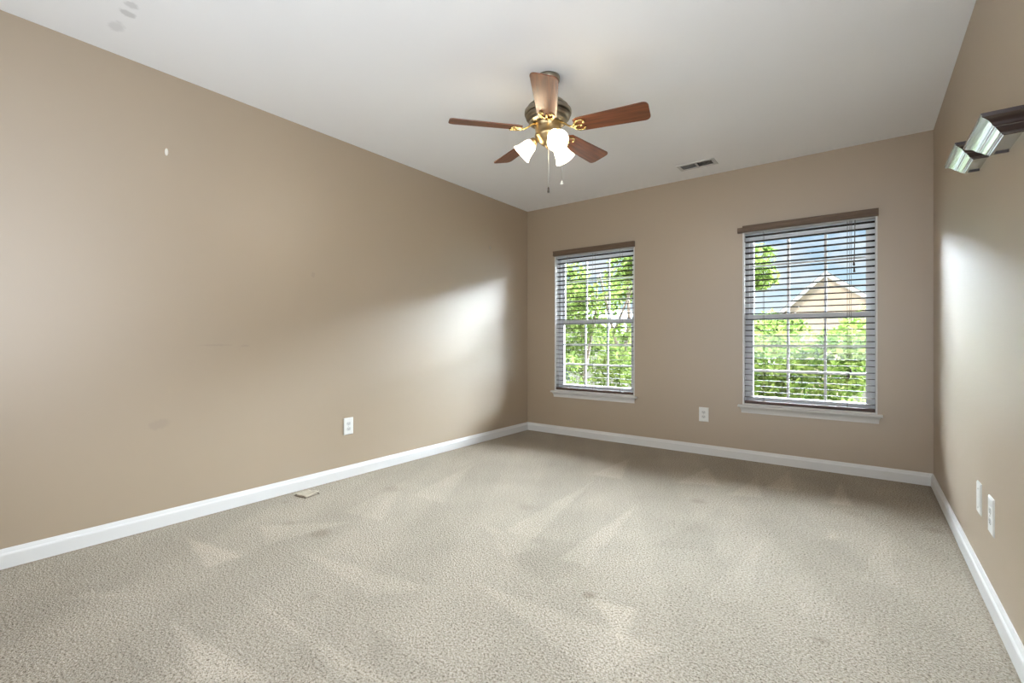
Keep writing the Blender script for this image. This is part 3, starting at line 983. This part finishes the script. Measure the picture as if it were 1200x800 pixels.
def spread(c, ext, r, n, seed):
    rr = random.Random(seed)
    out = []
    for _ in range(n):
        k = rr.uniform(0.55, 1.15)
        out.append((c[0] + rr.uniform(-ext[0], ext[0]), c[1] + rr.uniform(-ext[1], ext[1]), c[2] + rr.uniform(-ext[2], ext[2]), r * k, r * k, r * k * 0.8))
    return out


# tree right outside the left window: forked trunk, open crown
b1 = (-4.1, 9.6, GZ)
lm = spread((-5.0, 9.6, 1.85), (1.4, 0.8, 0.95), 0.45, 26, 3) + spread((-5.0, 9.4, -0.1), (1.4, 0.7, 0.75), 0.45, 24, 5)
tree('tree', 'leafy green tree with forked trunk outside the left window', b1, lm, 6200, 0.075, m_leaf_a,
     [([(-4.1, 9.6, GZ), (-4.15, 9.6, -0.5), (-4.2, 9.6, 0.5)], [0.09, 0.075, 0.06]),
      ([(-4.2, 9.6, 0.5), (-4.42, 9.6, 1.2), (-4.8, 9.7, 2.5)], [0.05, 0.04, 0.02]),
      ([(-4.2, 9.6, 0.5), (-4.05, 9.6, 1.4), (-4.1, 9.6, 2.6)], [0.05, 0.04, 0.02]),
      ([(-4.4, 9.6, 1.2), (-3.9, 9.5, 2.2)], [0.03, 0.015]),
      ([(-5.3, 9.8, GZ), (-5.25, 9.8, 0.2), (-4.95, 9.8, 1.6), (-4.9, 9.8, 2.5)], [0.05, 0.04, 0.03, 0.015])], 11)
lm = spread((-9.0, 16.5, 1.9), (3.0, 1.2, 1.7), 0.8, 26, 8)
tree('tree', 'pale green tree farther off behind the forked tree', (-9.0, 16.5, GZ), lm, 4200, 0.12, m_leaf_a,
     [([(-9.0, 16.5, GZ), (-8.9, 16.5, 1.0), (-8.6, 16.5, 3.0)], [0.14, 0.10, 0.05]), ([(-8.9, 16.5, 1.0), (-7.8, 16.5, 2.8)], [0.06, 0.03])], 12)
# crowns below the right window
lm = spread((-0.85, 8.6, 0.55), (0.95, 0.6, 0.80), 0.45, 36, 27) + spread((-0.8, 8.6, -0.55), (1.0, 0.6, 0.4), 0.45, 16, 22)
tree('ornamental_tree', 'bright green rounded tree crown filling the lower right window', (-0.8, 8.6, GZ), lm, 9000, 0.065, m_leaf_b,
     [([(-0.8, 8.6, GZ), (-0.8, 8.6, -0.6), (-0.85, 8.6, 0.6)], [0.08, 0.06, 0.02])], 13)
lm = spread((-2.5, 13.5, 2.0), (0.4, 0.4, 1.3), 0.45, 16, 31) + spread((-2.0, 13.5, 0.9), (0.7, 0.4, 0.7), 0.45, 12, 32)
tree('slender_tree', 'tall slender tree at left side of right window view', (-2.5, 13.5, GZ), lm, 4500, 0.08, m_leaf_b,
     [([(-2.5, 13.5, GZ), (-2.5, 13.5, 1.0), (-2.45, 13.5, 3.2)], [0.08, 0.05, 0.02])], 14)
lm = spread((0.10, 6.4, -0.05), (0.25, 0.3, 0.3), 0.2, 12, 41)
tree('shrub', 'dark green shrub at lower right corner of right window', (0.10, 6.4, GZ), lm, 1800, 0.05, m_leaf_c,
     [([(0.10, 6.4, GZ), (0.10, 6.4, -0.2)], [0.05, 0.02])], 15, cat='shrub')


def gable_house(name, label, x0, x1, y0, y1, ze, zp, mw, mr, xp=None, gable_window=True):
    """gable end faces the room"""
    root = empty(name, ((x0 + x1) / 2, y0, GZ))
    tag(root, label, 'house', 'neighbouring houses')
    ox, oy = root.location.x, root.location.y
    xp = (x0 + x1) / 2 if xp is None else xp
    w = MB()
    poly = [(x0, GZ), (x1, GZ), (x1, ze), (xp, zp), (x0, ze)]
    v = [(x - ox, y0 - oy, z - GZ) for x, z in poly] + [(x - ox, y1 - oy, z - GZ) for x, z in poly]
    w.add(v, [(0, 1, 2, 3, 4), (9, 8, 7, 6, 5)] + [(i, i + 5, (i + 1) % 5 + 5, (i + 1) % 5) for i in (0, 1, 4)])
    w.build('wall', mw, root)
    r_ = MB(); tr = MB()
    for xa, sgn in ((x0, -1), (x1, 1)):
        sl = (zp - ze) / (xa - xp)
        xe = xa + sgn * 0.45
        zee = zp - sl * (xe - xp)
        for mb, t0, t1, ya, yb_ in ((r_, 0.03, 0.20, y0 - 0.35, y1 + 0.3), (tr, -0.16, 0.14, y0 - 0.42, y0 - 0.34)):
            q = [(xp, zp + t0), (xe, zee + t0), (xe, zee + t1), (xp, zp + t1)]
            mb.add([(x - ox, ya - oy, z - GZ) for x, z in q] + [(x - ox, yb_ - oy, z - GZ) for x, z in q],
                   [(0, 1, 2, 3), (7, 6, 5, 4), (0, 4, 5, 1), (1, 5, 6, 2), (2, 6, 7, 3), (3, 7, 4, 0)])
    r_.build('roof', mr, root); tr.build('fascia', m_fascia, root)
    wf = MB()
    if not gable_window:
        return root
    ring(wf, xp - 0.6 - ox, xp + 0.6 - ox, ze - 2.0 - GZ, ze - 0.5 - GZ, 0.09, -0.06, 0.02)
    wo = wf.build('window', m_fascia, root)
    MB().box(xp - 0.52 - ox, xp + 0.52 - ox, -0.03, 0.0, ze - 1.92 - GZ, ze - 0.58 - GZ).build('pane', m_housewin, wo)
    return root


gable_house('house', 'beige house with white trimmed gable seen through the right window', -4.2, 0.9, 36, 48, 3.05, 5.25, m_siding, m_roof, -1.95, False)
gable_house('house', 'cream house with blue grey roof behind trees of the left window', -19, -9.5, 24, 34, 0.6, 3.0, m_cream, m_roofb)
gable_house('garage', 'low white garage beyond the shrubs at right window edge', -0.6, 4.5, 27, 33, -0.2, 1.2, m_cream, m_roof)
